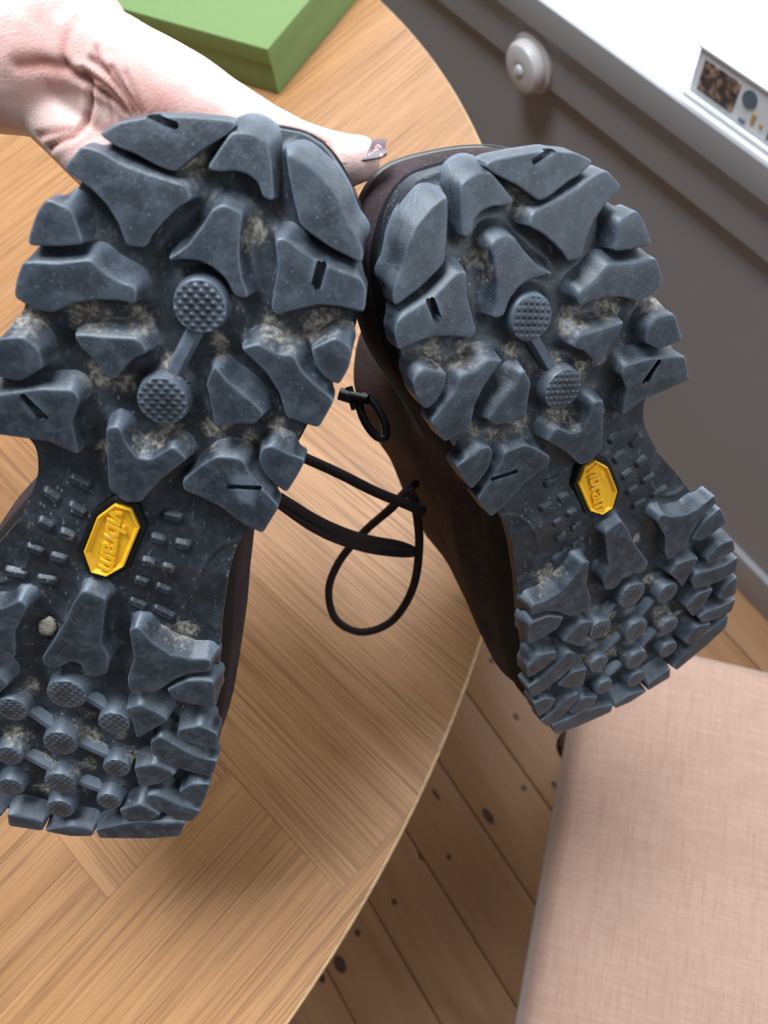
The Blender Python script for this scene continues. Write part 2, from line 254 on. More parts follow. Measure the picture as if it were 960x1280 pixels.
# ------------------------------------------------------------------ setting: floor, wall, window sill, baseboard
FL = empty('floor'); FL['kind'] = 'structure'
sub = box('subfloor', (-1.9, -1.3, -.045), (.594, 2.4, -.019), M_dwood, FL)
me_pl = None
W_ = .0993
for i in range(-2, 22):
    if me_pl is None:
        o = box('plank', (-1.85, -W_/2+.0009, -.019), (1.85, W_/2-.0009, 0), M_pine, FL, .0012, 2); me_pl = o.data
    else: o = link(bpy.data.objects.new('plank', me_pl), FL)
    o.location = (.131-(i-4)*W_-W_/2, .55, 0); o.rotation_euler = (0, 0, math.pi/2)
t = NT('pine_knot'); c = t.coord('Object'); M_knot = t.out(t.mix(t.noise(c, 160, 3), (.035, .015, .01), (.13, .055, .03)), .5)
pl = [o for o in FL.children if o.name.startswith('plank')]
for x, y, rx, ry in KNOTS:
    o = min(pl, key=lambda q: abs(q.location.x-x)); lx, ly = y-.55, -(x-o.location.x); n = 20
    V = [(lx+ry*math.cos(a*math.pi*2/n)*(1+.15*math.sin(3*a)), max(-W_/2+.001, min(W_/2-.001, ly+rx*math.sin(a*math.pi*2/n))), z) for z in (-.004, .00025) for a in range(n)]
    meshobj('knot', V, [tuple(range(n-1, -1, -1)), tuple(range(n, 2*n))]+[(i, (i+1) % n, n+(i+1) % n, n+i) for i in range(n)], M_knot, o)
def wallbox(n, lo, hi, m=M_wall, **k): o = box(n, lo, hi, m, **k); o['kind'] = 'structure'; return o
wallbox('wall_right', (.606, -1.3, 0), (1.1, 2.4, .64))
wallbox('baseboard_right', (.594, -1.3, 0), (.606, 2.4, .085), M_wall, bev=.003)
wallbox('trim_1', (.594, -1.3, .575), (.606, 2.4, .645), M_wall, bev=.003)
wallbox('trim_2', (.5865, -1.3, .645), (1.1, 2.4, .68), M_sill, bev=.002)
wallbox('trim_3', (.582, -1.3, .6445), (.5865, 2.4, .6795), M_wall, bev=.0015)  # sill nose in the grey wall colour, standing in for its shade
wf = bpy.data.objects.new('window_1', None); link(wf); wf['kind'] = 'structure'; wf.location = (1.0, .25, .68)
for nm, lo, hi in [('window_frame', (-.02, -1.3, 0), (.03, 1.3, .06)), ('window_frame', (-.02, -1.3, 1.5), (.03, 1.3, 1.56)), ('window_frame', (-.02, -1.3, .06), (.03, -1.24, 1.5)), ('window_frame', (-.02, 1.24, .06), (.03, 1.3, 1.5)), ('mullion', (-.015, -.02, .06), (.025, .02, 1.5))]:
    box(nm, lo, hi, M_sill, wf, .004)
# ------------------------------------------------------------------ round plug on the wall
kb = empty('wall_knob', KNOB_POS); tag(kb, 'round off-white plastic knob fixed to the grey wall below the sill', 'knob')
def disc(name, prof, mat, parent, seg=40):   # profile (x outward from wall = -X, r)
    V = []; F = []
    for x, r in prof:
        for k in range(seg): a = 2*math.pi*k/seg; V.append((-x, r*math.cos(a), r*math.sin(a)))
    for i in range(len(prof)-1):
        for k in range(seg): F.append((i*seg+k, i*seg+(k+1) % seg, (i+1)*seg+(k+1) % seg, (i+1)*seg+k))
    F.append(tuple(range(seg))); F.append(tuple((len(prof)-1)*seg+k for k in range(seg)))
    return meshobj(name, V, F, mat, parent, .7)
disc('base_plate', [(0, .036), (.004, .036), (.006, .034)], M_plast, kb)
disc('knob_body', [(.005, .030), (.008, .031), (.016, .031), (.021, .028), (.023, .022), (.023, .010), (.021, .009)], M_plast, kb)
disc('centre_cap', [(.020, .007), (.0245, .0065), (.0255, .004)], M_card, kb)
# ------------------------------------------------------------------ white package on the sill
PK = empty('white_package', PACK_POS, PACK_RZ); tag(PK, 'flat white packaging box with a small photo print lying on the window sill', 'box')
box('carton', (0, -.30, .0), (.17, 0, .048), M_card, PK, .001)
box('carton_lid', (-.002, -.302, .048), (.172, .002, .0505), M_paper, PK, .0006)
box('flap', (-.006, -.302, .0003), (-.001, .002, .0045), M_card, PK, .0005)
box('inner_sleeve', (.03, -.28, .0507), (.15, -.03, .0525), M_paper, PK, .0006)
pc = box('picture_print', (-.0012, -.056, .010), (-.0002, -.010, .040), M_pic, PK)
ring = []
V = [(-.0011, -.070+.0085*math.cos(a*math.pi/10), .032+.0085*math.sin(a*math.pi/10)) for a in range(20)]; V += [(-.0001, v[1], v[2]) for v in V]
meshobj('round_print', V, [tuple(range(20)), tuple(range(39, 19, -1))]+[(i, (i+1) % 20, 20+(i+1) % 20, 20+i) for i in range(20)], M_pgrey, PK)
for (y, z, dy, dz, m) in [(-.081, .012, .004, .011, M_por), (-.091, .014, .003, .004, M_por), (-.070, .008, .008, .003, M_pgrey), (-.102, .008, .0018, .016, M_pgrey), (-.108, .006, .0018, .020, M_pgrey), (-.114, .010, .0018, .014, M_pgrey)]:
    box('print_mark', (-.0012, y-dy/2, z), (-.0002, y+dy/2, z+dz), m, PK)
# ------------------------------------------------------------------ round oak table
TB = empty('round_table', (TCX, TCY, 0)); tag(TB, 'round oak table with veneer laid in perpendicular pieces', 'table')
R_T = .7803; NS = 256
prof = [(R_T-.0012, .7392), (R_T, .7385), (R_T+.0004, .736), (R_T-.001, .728), (R_T-.006, .722), (R_T-.03, .716)]
V = []; F = []
for r, z in prof:
    for k in range(NS): a = 2*math.pi*k/NS; V.append((r*math.cos(a), r*math.sin(a), z))
for i in range(len(prof)-1):
    for k in range(NS): F.append((i*NS+k, i*NS+(k+1) % NS, (i+1)*NS+(k+1) % NS, (i+1)*NS+k))
F.append(tuple(range(NS))); F.append(tuple((len(prof)-1)*NS+k for k in range(NS)))
meshobj('tabletop', V, F, M_oakedge, TB, .8)
def clip(poly, R, n=200):
    for k in range(n):
        a = 2*math.pi*(k+.5)/n; nx, ny = math.cos(a), math.sin(a); d = R*math.cos(math.pi/n); out = []
        for i in range(len(poly)):
            p, q = poly[i-1], poly[i]; dp = p[0]*nx+p[1]*ny-d; dq = q[0]*nx+q[1]*ny-d
            if dp <= 0 < dq or dq <= 0 < dp:
                s = dp/(dp-dq); out.append((p[0]+(q[0]-p[0])*s, p[1]+(q[1]-p[1])*s))
            if dq <= 0: out.append(q)
        poly = out
        if len(poly) < 3: return []
    return poly
ang = math.radians(13.0); e1 = Vector((math.cos(ang), math.sin(ang))); e2 = Vector((-math.sin(ang), math.cos(ang)))
org = Vector((-.0774-TCX, .0196-TCY)); wv = .1; Lv = .6; g = .00012
def veneer(a0, a1, b0, b1, along):
    if max(abs(a0), abs(a1), abs(b0), abs(b1)) > 3: return
    c = [(a0+g, b0+g), (a1-g, b0+g), (a1-g, b1-g), (a0+g, b1-g)]
    P = [tuple(org+e1*x+e2*y) for x, y in c]
    if min(math.hypot(*p) for p in P) > R_T+.5: return
    Q = clip(P, R_T-.0014)
    if len(Q) < 3: return
    cx, cy = [(sum(p[i] for p in P)/4) for i in (0, 1)]; th = ang if along == 1 else ang+math.pi/2
    L_ = [((x-cx)*math.cos(th)+(y-cy)*math.sin(th), -(x-cx)*math.sin(th)+(y-cy)*math.cos(th)) for x, y in Q]
    n = len(L_); dz = rnd.uniform(0, .00008)
    V = [(x, y, -.0012) for x, y in L_]+[(x, y, dz) for x, y in L_]
    F = [tuple(range(n, 2*n)), tuple(range(n-1, -1, -1))]+[(i, (i+1) % n, n+(i+1) % n, n+i) for i in range(n)]
    o = meshobj('veneer_piece', V, F, M_oak, TB); o.location = (cx, cy, .7398); o.rotation_euler = (0, 0, th)
for m_ in range(-3, 4):
    for k in range(-24, 24):
        tx = ty = m_*Lv
        veneer(-k*wv+tx, -(k-1)*wv+tx, k*wv+ty, k*wv+Lv+ty, 2)
        veneer(-k*wv-Lv+tx, -k*wv+tx, k*wv+ty, (k+1)*wv+ty, 1)
prof = [(.035, .716), (.035, .10), (.06, .05), (.30, .025), (.30, 0)]
V = []; F = []
for r, z in prof:
    for k in range(48): a = 2*math.pi*k/48; V.append((r*math.cos(a), r*math.sin(a), z))
for i in range(len(prof)-1):
    for k in range(48): F.append((i*48+k, i*48+(k+1) % 48, (i+1)*48+(k+1) % 48, (i+1)*48+k))
F.append(tuple(range(48))); F.append(tuple((len(prof)-1)*48+k for k in range(48)))
meshobj('pedestal', V, F, M_oakedge, TB, .6)
# ------------------------------------------------------------------ green box
GB = empty('green_box', (*GB_POS, .74), GB_RZ); tag(GB, 'sage green cloth-covered lidded box on the oak table behind the hand', 'box')
box('box_base', (-.30, 0.001, .0002), (-.001, .26, .030), M_green, GB, .0008)
box('box_lid', (-.302, -.001, .0305), (.0005, .262, .047), M_green, GB, .0012)
# ------------------------------------------------------------------ chair
CH = empty('upholstered_chair', (*CH_POS, 0), CH_RZ); tag(CH, 'salmon pink upholstered chair seat standing beside the round oak table', 'chair')
# local: x to the right along far edge, -y towards the viewer along the left edge
def cushion():
    V = []; F = []; n = 96; prof = [(-.012, .383), (-.002, .386), (.0, .394), (.0, .428), (-.002, .438), (-.007, .446), (-.015, .4508), (-.03, .4530), (-.09, .4555), (-.16, .4575)]
    for ins, z in prof:
        for k in range(n):
            a = 2*math.pi*k/n; c_, s_ = math.cos(a), math.sin(a); e = 2/11; r = .235+ins
            V.append((.235+r*math.copysign(abs(c_)**e, c_), -.235+r*math.copysign(abs(s_)**e, s_), z))
    for i in range(len(prof)-1):
        for k in range(n): F.append((i*n+k, i*n+(k+1) % n, (i+1)*n+(k+1) % n, (i+1)*n+k))
    F.append(tuple(range(n))); F.append(tuple((len(prof)-1)*n+k for k in range(n)))
    return meshobj('seat_cushion', V, F, M_fab, CH, 1.3)
cushion()
box('seat_frame', (.02, -.45, .34), (.45, -.02, .3815), M_dwood, CH, .004)
for (x, y) in ((.012, -.112), (.44, -.03), (.03, -.44), (.44, -.44)):
    sx = .05 if x < .02 else (-.02 if x < .2 else .02); sy = .012 if y > -.2 else -.02
    tube('leg', [(x, y, .384), (x, y, .36), (x+sx*.5, y+sy*.5, .18), (x+sx, y+sy, 0.0)], [.017, .015, .012], M_dwood, CH, 12)
# ------------------------------------------------------------------ boots
LUGS=[[[-20.0,116.0],[-16.0,119.8],[-10.8,122.4],[-9.4,123.4],[-0.1,126.1],[8.3,128.1],[11.1,128.2],[9.3,125.4],[4.0,120.0],[-0.8,113.5],[-4.6,113.5],[-11.1,114.6],[-15.5,114.7]],[[10.7,125.9],[15.2,127.2],[19.7,126.4],[22.1,121.3],[24.6,114.3],[22.0,114.6],[20.2,117.4],[17.0,118.6],[13.1,118.3],[10.2,117.0],[7.1,116.5],[8.6,120.8]],[[25.2,125.7],[30.4,124.7],[36.5,122.4],[40.9,119.2],[45.1,114.3],[48.1,112.1],[50.4,109.6],[51.1,107.0],[42.1,108.3],[36.1,110.0],[33.1,111.1],[30.2,115.9],[27.0,121.6]],[[27.9,105.4],[29.7,106.3],[39.4,103.4],[43.7,103.1],[52.2,102.7],[54.2,100.7],[55.3,95.2],[49.0,94.9],[43.0,93.6],[37.5,90.5],[32.7,87.6],[31.3,88.7],[30.8,94.6],[30.3,99.6]],[[-23.5,111.9],[-19.3,112.1],[-14.0,110.8],[-6.4,110.5],[2.4,110.8],[4.6,108.7],[1.2,105.1],[-1.6,100.5],[-3.4,96.9],[-4.1,94.0],[-8.5,93.1],[-11.3,97.5],[-15.2,101.2],[-19.4,103.5],[-24.0,105.0],[-26.8,105.9]],[[-29.5,97.6],[-23.5,96.8],[-22.1,94.2],[-19.5,90.0],[-25.4,87.7],[-32.4,85.7],[-32.0,89.8],[-31.1,94.4]],[[-33.0,80.8],[-24.7,83.0],[-16.9,86.4],[-12.7,84.1],[-8.6,83.1],[-4.6,83.0],[-3.9,79.2],[-7.9,79.0],[-14.2,77.3],[-19.7,74.6],[-24.3,70.6],[-28.8,70.1],[-34.1,71.5],[-34.0,75.8]],[[12.8,109.4],[17.7,108.9],[18.3,103.6],[19.5,98.2],[21.7,93.1],[24.4,89.6],[21.3,89.0],[18.0,92.6],[13.8,94.6],[9.7,95.1],[5.3,94.0],[2.3,92.6],[6.5,97.4],[9.1,103.2],[10.6,107.7]],[[-17.8,66.0],[-11.3,67.3],[-1.6,69.7],[1.5,67.4],[-2.1,64.4],[-4.8,59.5],[-5.8,56.9],[-8.6,57.1],[-11.1,60.5],[-15.5,63.2]],[[-27.1,59.0],[-31.2,60.9],[-37.2,58.6],[-39.6,47.3],[-31.0,48.5],[-25.3,54.3]],[[-16.5,49.5],[-25.1,47.1],[-35.2,42.3],[-40.7,39.2],[-41.7,28.6],[-30.1,30.4],[-21.5,31.7],[-13.2,29.9],[-16.1,39.5],[-14.7,47.4]],[[20.0,68.7],[23.9,65.4],[32.0,61.7],[36.3,59.1],[34.2,55.4],[29.3,54.1],[24.0,51.3],[21.6,57.7],[19.1,63.2]],[[26.2,75.8],[30.2,78.1],[35.5,76.8],[40.2,77.9],[43.3,74.4],[48.5,71.5],[54.4,69.1],[52.5,59.9],[47.2,60.1],[43.0,60.4],[39.6,66.5],[34.8,71.1],[29.8,74.0]],[[44.7,81.4],[50.2,86.0],[55.0,84.6],[55.7,79.7],[54.5,74.1],[50.6,74.8],[46.8,77.7]],[[-5.9,40.7],[-2.7,42.2],[-0.3,37.4],[3.6,33.4],[7.6,34.0],[13.2,40.4],[17.7,37.9],[11.4,28.8],[6.8,19.0],[2.4,17.6],[-2.5,20.7],[-4.6,32.6]],[[18.3,30.1],[22.4,36.8],[26.4,41.2],[33.7,42.6],[36.5,38.6],[41.3,34.6],[47.9,30.2],[45.3,19.1],[38.0,21.2],[30.9,24.8],[23.5,26.7],[19.2,27.1]],[[41.2,49.6],[45.7,48.6],[51.5,48.3],[50.4,42.1],[48.9,35.9],[45.3,37.7],[41.6,40.2],[38.6,44.6],[38.5,48.1]],[[-6.2,-21.6],[1.3,-22.6],[1.8,-34.9],[2.3,-43.1],[5.9,-49.3],[5.9,-56.2],[2.3,-59.3],[-1.4,-57.9],[-3.1,-54.6],[-6.6,-53.8],[-10.5,-58.2],[-14.3,-60.0],[-16.3,-56.2],[-13.6,-48.1],[-10.3,-37.6],[-8.7,-29.1]],[[-23.0,-149.5],[-9.0,-150.2],[-8.6,-156.4],[-22.0,-157.0]],[[11.2,-33.8],[13.5,-31.9],[18.5,-37.0],[26.2,-41.1],[33.3,-41.3],[40.1,-39.2],[41.2,-44.3],[34.4,-47.3],[29.8,-51.7],[24.0,-60.6],[15.2,-62.4],[13.8,-57.0],[14.7,-46.5]],[[28.2,-58.3],[34.3,-51.8],[43.0,-49.4],[46.5,-61.4],[39.0,-62.6],[32.1,-62.5]],[[15.2,-72.5],[19.8,-69.0],[27.6,-72.0],[30.7,-73.9],[21.4,-86.8],[19.0,-79.7]],[[35.7,-78.0],[43.0,-73.6],[49.9,-75.7],[51.4,-84.1],[44.0,-84.2],[35.9,-81.8]],[[26.8,-87.6],[29.5,-83.8],[38.0,-88.3],[46.3,-91.4],[53.0,-90.9],[52.3,-100.7],[44.0,-100.2],[35.8,-98.4],[28.1,-94.3]],[[22.9,-104.4],[30.2,-100.6],[38.6,-103.4],[32.9,-111.6],[26.5,-115.2]],[[42.1,-113.6],[45.5,-108.5],[52.8,-105.4],[52.4,-119.1],[46.2,-118.0]],[[30.2,-119.8],[35.1,-119.1],[43.9,-122.7],[52.4,-123.5],[49.9,-131.6],[42.2,-130.8],[32.1,-125.7]],[[20.8,-132.8],[28.1,-126.6],[37.0,-131.2],[32.7,-136.6],[23.6,-138.4]],[[-23.2,-33.8],[-25.5,-31.9],[-30.5,-37.0],[-38.2,-41.1],[-45.3,-41.3],[-52.1,-39.2],[-53.2,-44.3],[-46.4,-47.3],[-41.8,-51.7],[-36.0,-60.6],[-27.2,-62.4],[-25.8,-57.0],[-26.7,-46.5]],[[-40.2,-58.3],[-46.3,-51.8],[-55.0,-49.4],[-58.5,-61.4],[-51.0,-62.6],[-44.1,-62.5]],[[-27.2,-72.5],[-31.8,-69.0],[-39.6,-72.0],[-42.7,-73.9],[-33.4,-86.8],[-31.0,-79.7]],[[-47.7,-78.0],[-55.0,-73.6],[-61.9,-75.7],[-63.4,-84.1],[-56.0,-84.2],[-47.9,-81.8]],[[-38.8,-87.6],[-41.5,-83.8],[-50.0,-88.3],[-58.3,-91.4],[-65.0,-90.9],[-64.3,-100.7],[-56.0,-100.2],[-47.8,-98.4],[-40.1,-94.3]],[[-34.9,-104.4],[-42.2,-100.6],[-50.6,-103.4],[-44.9,-111.6],[-38.5,-115.2]],[[-54.1,-113.6],[-57.5,-108.5],[-64.8,-105.4],[-64.4,-119.1],[-58.2,-118.0]],[[-42.2,-119.8],[-47.1,-119.1],[-55.9,-122.7],[-64.4,-123.5],[-61.9,-131.6],[-54.2,-130.8],[-44.1,-125.7]],[[-32.8,-132.8],[-40.1,-126.6],[-49.0,-131.2],[-44.7,-136.6],[-35.6,-138.4]],[[13.0,-149.3],[24.0,-141.4],[29.7,-137.9],[38.0,-137.1],[47.8,-133.1],[46.9,-143.0],[35.5,-148.3],[15.1,-154.3]],[[-7.6,-155.7],[2.2,-150.0],[11.5,-149.8],[11.7,-153.9],[2.8,-156.7],[-6.5,-156.3]],[[-25.0,-149.3],[-36.0,-141.4],[-41.7,-137.9],[-50.0,-137.1],[-59.8,-133.1],[-58.9,-143.0],[-47.5,-148.3],[-27.1,-154.3]]]
STUDS=[[12.7,83.5,7.3],[8.0,54.1,7.3],[-6.6,-71.8,7.2],[11.8,-81.9,6.0],[-6.4,-99.1,6.6],[16.0,-107.3,5.4],[-4.3,-123.1,6.3],[15.7,-128.8,5.1],[-2.8,-139.7,5.7],[-25.2,-85.8,6.0],[-24.7,-112.3,5.4],[-23.1,-131.5,5.4]]
DASHES=[[[-16.2,16.9],[-9.9,15.1]],[[-23.5,10.3],[-18.4,7.9]],[[-15.3,7.4],[-10.0,5.4]],[[-23.6,-0.6],[-19.0,-2.1]],[[-16.6,-2.9],[-11.8,-3.6]],[[-26.5,-12.4],[-21.1,-13.2]],[[-18.8,-13.8],[-13.6,-14.0]],[[-33.2,-26.1],[-26.0,-25.5]],[[-22.7,-25.8],[-16.2,-24.9]],[[13.6,12.4],[19.7,12.7]],[[11.3,3.3],[16.2,3.2]],[[19.1,3.4],[24.3,3.7]],[[10.0,-6.1],[14.4,-6.1]],[[16.9,-6.4],[21.1,-6.5]],[[8.8,-15.1],[13.4,-15.8]],[[16.0,-16.1],[20.9,-17.2]],[[8.1,-26.1],[14.0,-27.3]],[[16.5,-26.9],[23.9,-29.3]]]
SIPES=[[[[40.3,103.2],[40.4,98.1]],1.5],[[[-29.6,43.6],[-23.3,38.9]],2.0],[[[32.1,32.4],[40.5,34.6]],2.0],[[[-29.4,43.0],[-24.8,38.1]],1.6],[[[41.5,103.2],[41.5,97.3]],1.8],[[[-9.5,123.5],[-3.2,123.3]],2.0]]
DIRT=[[3.0,115.8,3.9],[20.1,105.2,3.3],[-33.0,64.0,3.9],[-16.5,69.6,5.0],[-2.9,73.4,3.9],[34.3,79.2,5.0],[45.3,86.0,4.4],[22.9,46.4,3.3],[40.8,53.5,2.5],[6.7,35.6,3.9],[-11.1,54.1,3.3],[11.7,41.5,3.3],[-16.6,-45.1,2.2],[2.6,-99.9,3.9],[-24.1,-108.3,4.4],[-10.9,-121.5,3.3],[14.6,-96.2,2.2],[28.7,-33.6,3.9],[6.8,63.5,2.2],[19.6,73.5,2.5],[-7.1,31.2,2.2],[-3.7,53.8,3.3],[31.1,76.5,3.3],[26.0,51.2,2.8],[44.6,83.9,2.8],[34.8,47.8,2.8],[48.2,61.5,2.5],[-25.5,41.0,2.2],[1.4,-88.6,2.5],[-20.3,-77.5,2.5],[-15.8,-118.0,2.8],[4.5,-116.7,2.8],[6.1,-132.0,2.8],[-12.8,-137.9,2.8],[22.0,-73.1,1.9],[36.9,-79.8,1.9],[20.4,-104.2,2.2],[32.2,-108.1,1.9],[29.0,-130.3,2.2],[21.6,-80.6,2.5],[29.9,-54.8,2.2],[-34.8,-117.5,2.2]]
BADGE=[[-1.3,14.0],[4.4,13.6],[8.1,7.0],[5.4,-9.9],[0.2,-16.0],[-5.3,-15.7],[-8.7,-7.7],[-6.1,7.2]]

MM = .001
def fcurve(v): return -0.235*np.maximum(v-50, 0)**2/100-0.0067*np.maximum(-v-30, 0)**2/100
def fc(v): return -0.00235*max(v-50, 0)**2-0.000067*max(-v-30, 0)**2
OUT = np.array([(27,134),(34,133),(42,128),(51,117),(54.5,104),(56.5,95),(57.5,84),(55.5,73),(53,60),(49,36),(45,19),(42,5),(42,-8),(44,-28),(48,-52),(51.5,-84),(53.5,-108),(52.5,-133),(47,-149),(20,-156),(-6,-158),(-35,-157),(-56,-148),(-63,-130),(-66,-100),(-64,-80),(-60,-64),(-53,-48),(-44,-24),(-32,0),(-29,14),(-30,24),(-41,30),(-42,42),(-39,60),(-36,72),(-34,86),(-29,99),(-25,109),(-19,117),(-9,124),(4,129),(16,132)], float)
def resample(P, step=1.2, smooth=2):
    P = np.asarray(P, float); Q = np.vstack([P, P[:1]]); d = np.hypot(*np.diff(Q, axis=0).T); s = np.r_[0, np.cumsum(d)]
    n = max(12, int(s[-1]/step)); tt = np.arange(n)*s[-1]/n
    R = np.c_[np.interp(tt, s, Q[:, 0]), np.interp(tt, s, Q[:, 1])]
    for _ in range(smooth): R = .25*np.roll(R, 1, 0)+.5*R+.25*np.roll(R, -1, 0)
    if np.sum(R[:, 0]*np.roll(R[:, 1], -1)-np.roll(R[:, 0], -1)*R[:, 1]) < 0: R = R[::-1]
    return R
def offs(R, d):
    t = np.roll(R, -1, 0)-np.roll(R, 1, 0); t /= np.maximum(np.hypot(*t.T), 1e-9)[:, None]
    return R+np.c_[t[:, 1], -t[:, 0]]*d       # CCW: + is outward
def sdf_poly(X, P):
    # unsigned outside distance (0 inside)
    A = P; B = np.roll(P, -1, 0); best = np.full(len(X), 1e9); ins = np.zeros(len(X), bool)
    for a, b in zip(A, B):
        e = b-a; L = max(e@e, 1e-9); tt = np.clip(((X-a)@e)/L, 0, 1); q = a+tt[:, None]*e; best = np.minimum(best, np.hypot(*(X-q).T))
        c = (a[1] > X[:, 1]) != (b[1] > X[:, 1])
        with np.errstate(divide='ignore', invalid='ignore'): xi = a[0]+(X[:, 1]-a[1])*(b[0]-a[0])/(b[1]-a[1] if b[1] != a[1] else 1e-9)
        ins ^= c & (X[:, 0] < xi)
    best[ins] = 0; return best
def depth_at(v): return 6.8+1.0*np.clip((-v-40)/30, 0, 1)-2.8*np.clip(1-np.abs(v+5)/22, 0, 1)
OB = offs(resample(OUT, 2.0, 3), -3.4)          # groove-floor outline
def border(P, v):
    xs = [[], []]
    A = P; B = np.roll(P, -1, 0); lo = np.full(len(v), 1e9); hi = np.full(len(v), -1e9)
    for a, b in zip(A, B):
        y0, y1 = min(a[1], b[1]), max(a[1], b[1]); m = (v >= y0) & (v <= y1)
        if y1-y0 < 1e-9: continue
        x = a[0]+(v[m]-a[1])*(b[0]-a[0])/(b[1]-a[1]); lo[m] = np.minimum(lo[m], x); hi[m] = np.maximum(hi[m], x)
    return lo, hi
def outsole_grid():
    nu, nv = 120, 330
    v = np.linspace(OB[:, 1].min()+.05, OB[:, 1].max()-.05, nv); lo, hi = border(OB, v)
    s = np.linspace(0, 1, nu); U = lo[:, None]+(hi-lo)[:, None]*s[None]; Vv = np.repeat(v[:, None], nu, 1)
    X = np.c_[U.ravel(), Vv.ravel()]; dmin = np.full(len(X), 30.0)
    for p in LUGS:
        P = np.array(p); m = (X[:, 0] > P[:, 0].min()-6) & (X[:, 0] < P[:, 0].max()+6) & (X[:, 1] > P[:, 1].min()-6) & (X[:, 1] < P[:, 1].max()+6)
        if m.any(): dmin[m] = np.minimum(dmin[m], sdf_poly(X[m], P))
    for (x, y, r) in STUDS: dmin = np.minimum(dmin, np.maximum(np.hypot(X[:, 0]-x, X[:, 1]-y)-r, 0))
    W = fcurve(X[:, 1])-depth_at(X[:, 1])+2.6*np.exp(-np.maximum(dmin-.6, 0)/1.5)*(dmin > 0)
    rng = np.random.default_rng(3)
    W += .25*np.array([noise.noise(Vector((a*.12, b*.12, 0))) for a, b in X])
    for cx, cy, rx, ry, d in ((41, -10, 12, 20, 2.2), (-40, -12, 15, 21, 2.2)):       # thumb-shaped scoops at the waist
        q = ((X[:, 0]-cx)/rx)**2+((X[:, 1]-cy)/ry)**2; W -= d*.6*np.clip(1-q, 0, 1)**.6*(q < 1); W += .45*np.exp(-((np.sqrt(q)-1)/.035)**2)
    # octagonal badge recess
    db = sdf_poly(X, np.array(BADGE)*1.0); W -= 2.0*np.clip(1-db/1.2, 0, 1)
    D = np.zeros(len(X))
    for (x, y, r) in DIRT: D = np.maximum(D, np.exp(-((X[:, 0]-x)**2+(X[:, 1]-y)**2)/(r*r*1.6)))
    F = [(i*nu+j, i*nu+j+1, (i+1)*nu+j+1, (i+1)*nu+j) for i in range(nv-1) for j in range(nu-1)]
    return np.c_[X, W], F, D, nu, nv
GRID = outsole_grid()
def lug_rings(P, D, top=0.0, step=.9, smooth=1):
    # walls facing the toe slope outward widely, walls facing the heel and the sole's edge are steep
    R = resample(P, step, smooth); t = np.roll(R, -1, 0)-np.roll(R, 1, 0); t /= np.maximum(np.hypot(*t.T), 1e-9)[:, None]; nrm = np.c_[t[:, 1], -t[:, 0]]
    k = .35+3.5*np.clip(nrm @ np.array([.25, .97]), 0, 1)**1.3
    for _ in range(3): k = .25*np.roll(k, 1)+.5*k+.25*np.roll(k, -1)
    outer = sdf_poly(R, OB) > .3; k = np.where(outer, .25, k)
    for _ in range(2): k = .25*np.roll(k, 1)+.5*k+.25*np.roll(k, -1)
    prof = [(-.35, 0.0, 0.02), (.0, 0, -.03), (.28, .02, -.26), (.30, .12, -.7), (.32, .55, -D*.5), (.35, 1.0, -D*.85), (.35, 1.15, -D-.5)]
    return [(R+nrm*(o+k*q)[:, None], z+top) for o, q, z in prof]
def loft(rings, s, name, mat, parent, smooth=.7, base=True):
    n = len(rings[0][0]); V = []; F = []
    for R, z in rings:
        for x, y in R: V.append((s*x*MM, y*MM, (fc(y)+z)*MM))
    for i in range(len(rings)-1):
        for k in range(n): F.append((i*n+k, i*n+(k+1) % n, (i+1)*n+(k+1) % n, (i+1)*n+k))
    R0, z0 = rings[0]; lo = R0.min(0); hi = R0.max(0); pts = [Vector(p) for p in R0]; st = 2.5
    gx, gy = np.meshgrid(np.arange(lo[0], hi[0], st), np.arange(lo[1], hi[1], st)); Gp = np.c_[gx.ravel(), gy.ravel()]
    if len(Gp):
        ins = sdf_poly(Gp, R0) == 0; bd = np.min(np.hypot(Gp[:, None, 0]-R0[None, :, 0], Gp[:, None, 1]-R0[None, :, 1]), axis=1); Gp = Gp[ins & (bd > 1.0)]
    pts += [Vector(p) for p in Gp]
    cv, ce, cf, ov, oe, of = delaunay_2d_cdt(pts, [(i, (i+1) % n) for i in range(n)], [], 2, 1e-6)
    mp = []
    for i, p in enumerate(cv):
        src = [q for q in ov[i] if q < n]
        if src: mp.append(src[0])
        else: mp.append(len(V)); V.append((s*p.x*MM, p.y*MM, (fc(p.y)+z0)*MM))
    Rp = R0
    CF = [f_ for f_ in cf if len(set(mp[i] for i in f_)) > 2]
    cen = np.array([[sum(cv[i].x for i in f_)/len(f_), sum(cv[i].y for i in f_)/len(f_)] for f_ in CF]); ok = sdf_poly(cen, Rp) == 0
    F += [tuple(mp[i] for i in f_) for f_, k_ in zip(CF, ok) if k_]
    if base: F.append(tuple((len(rings)-1)*n+k for k in range(n)))
    o = meshobj(name, V, F, mat, parent, smooth)
    if name in ('tread_lug', 'tread_stud', 'connecting_rib'):
        at = o.data.attributes.new('dirt', 'FLOAT', 'POINT'); a = np.zeros(len(V)); nr_ = len(rings)
        C = np.array([(v[0]*s/MM, v[1]/MM) for v in V]); near = np.zeros(len(V))
        for x, y, r in DIRT: near = np.maximum(near, np.exp(-((C[:, 0]-x)**2+(C[:, 1]-y)**2)/(r*r*4.5)))
        wgt = np.zeros(len(V))
        for i in range(nr_): wgt[i*n:(i+1)*n] = max(0, (i-1)/(nr_-2))
        a = wgt*(.25+.9*near); at.data.foreach_set('value', a.astype(np.float32))
    return o
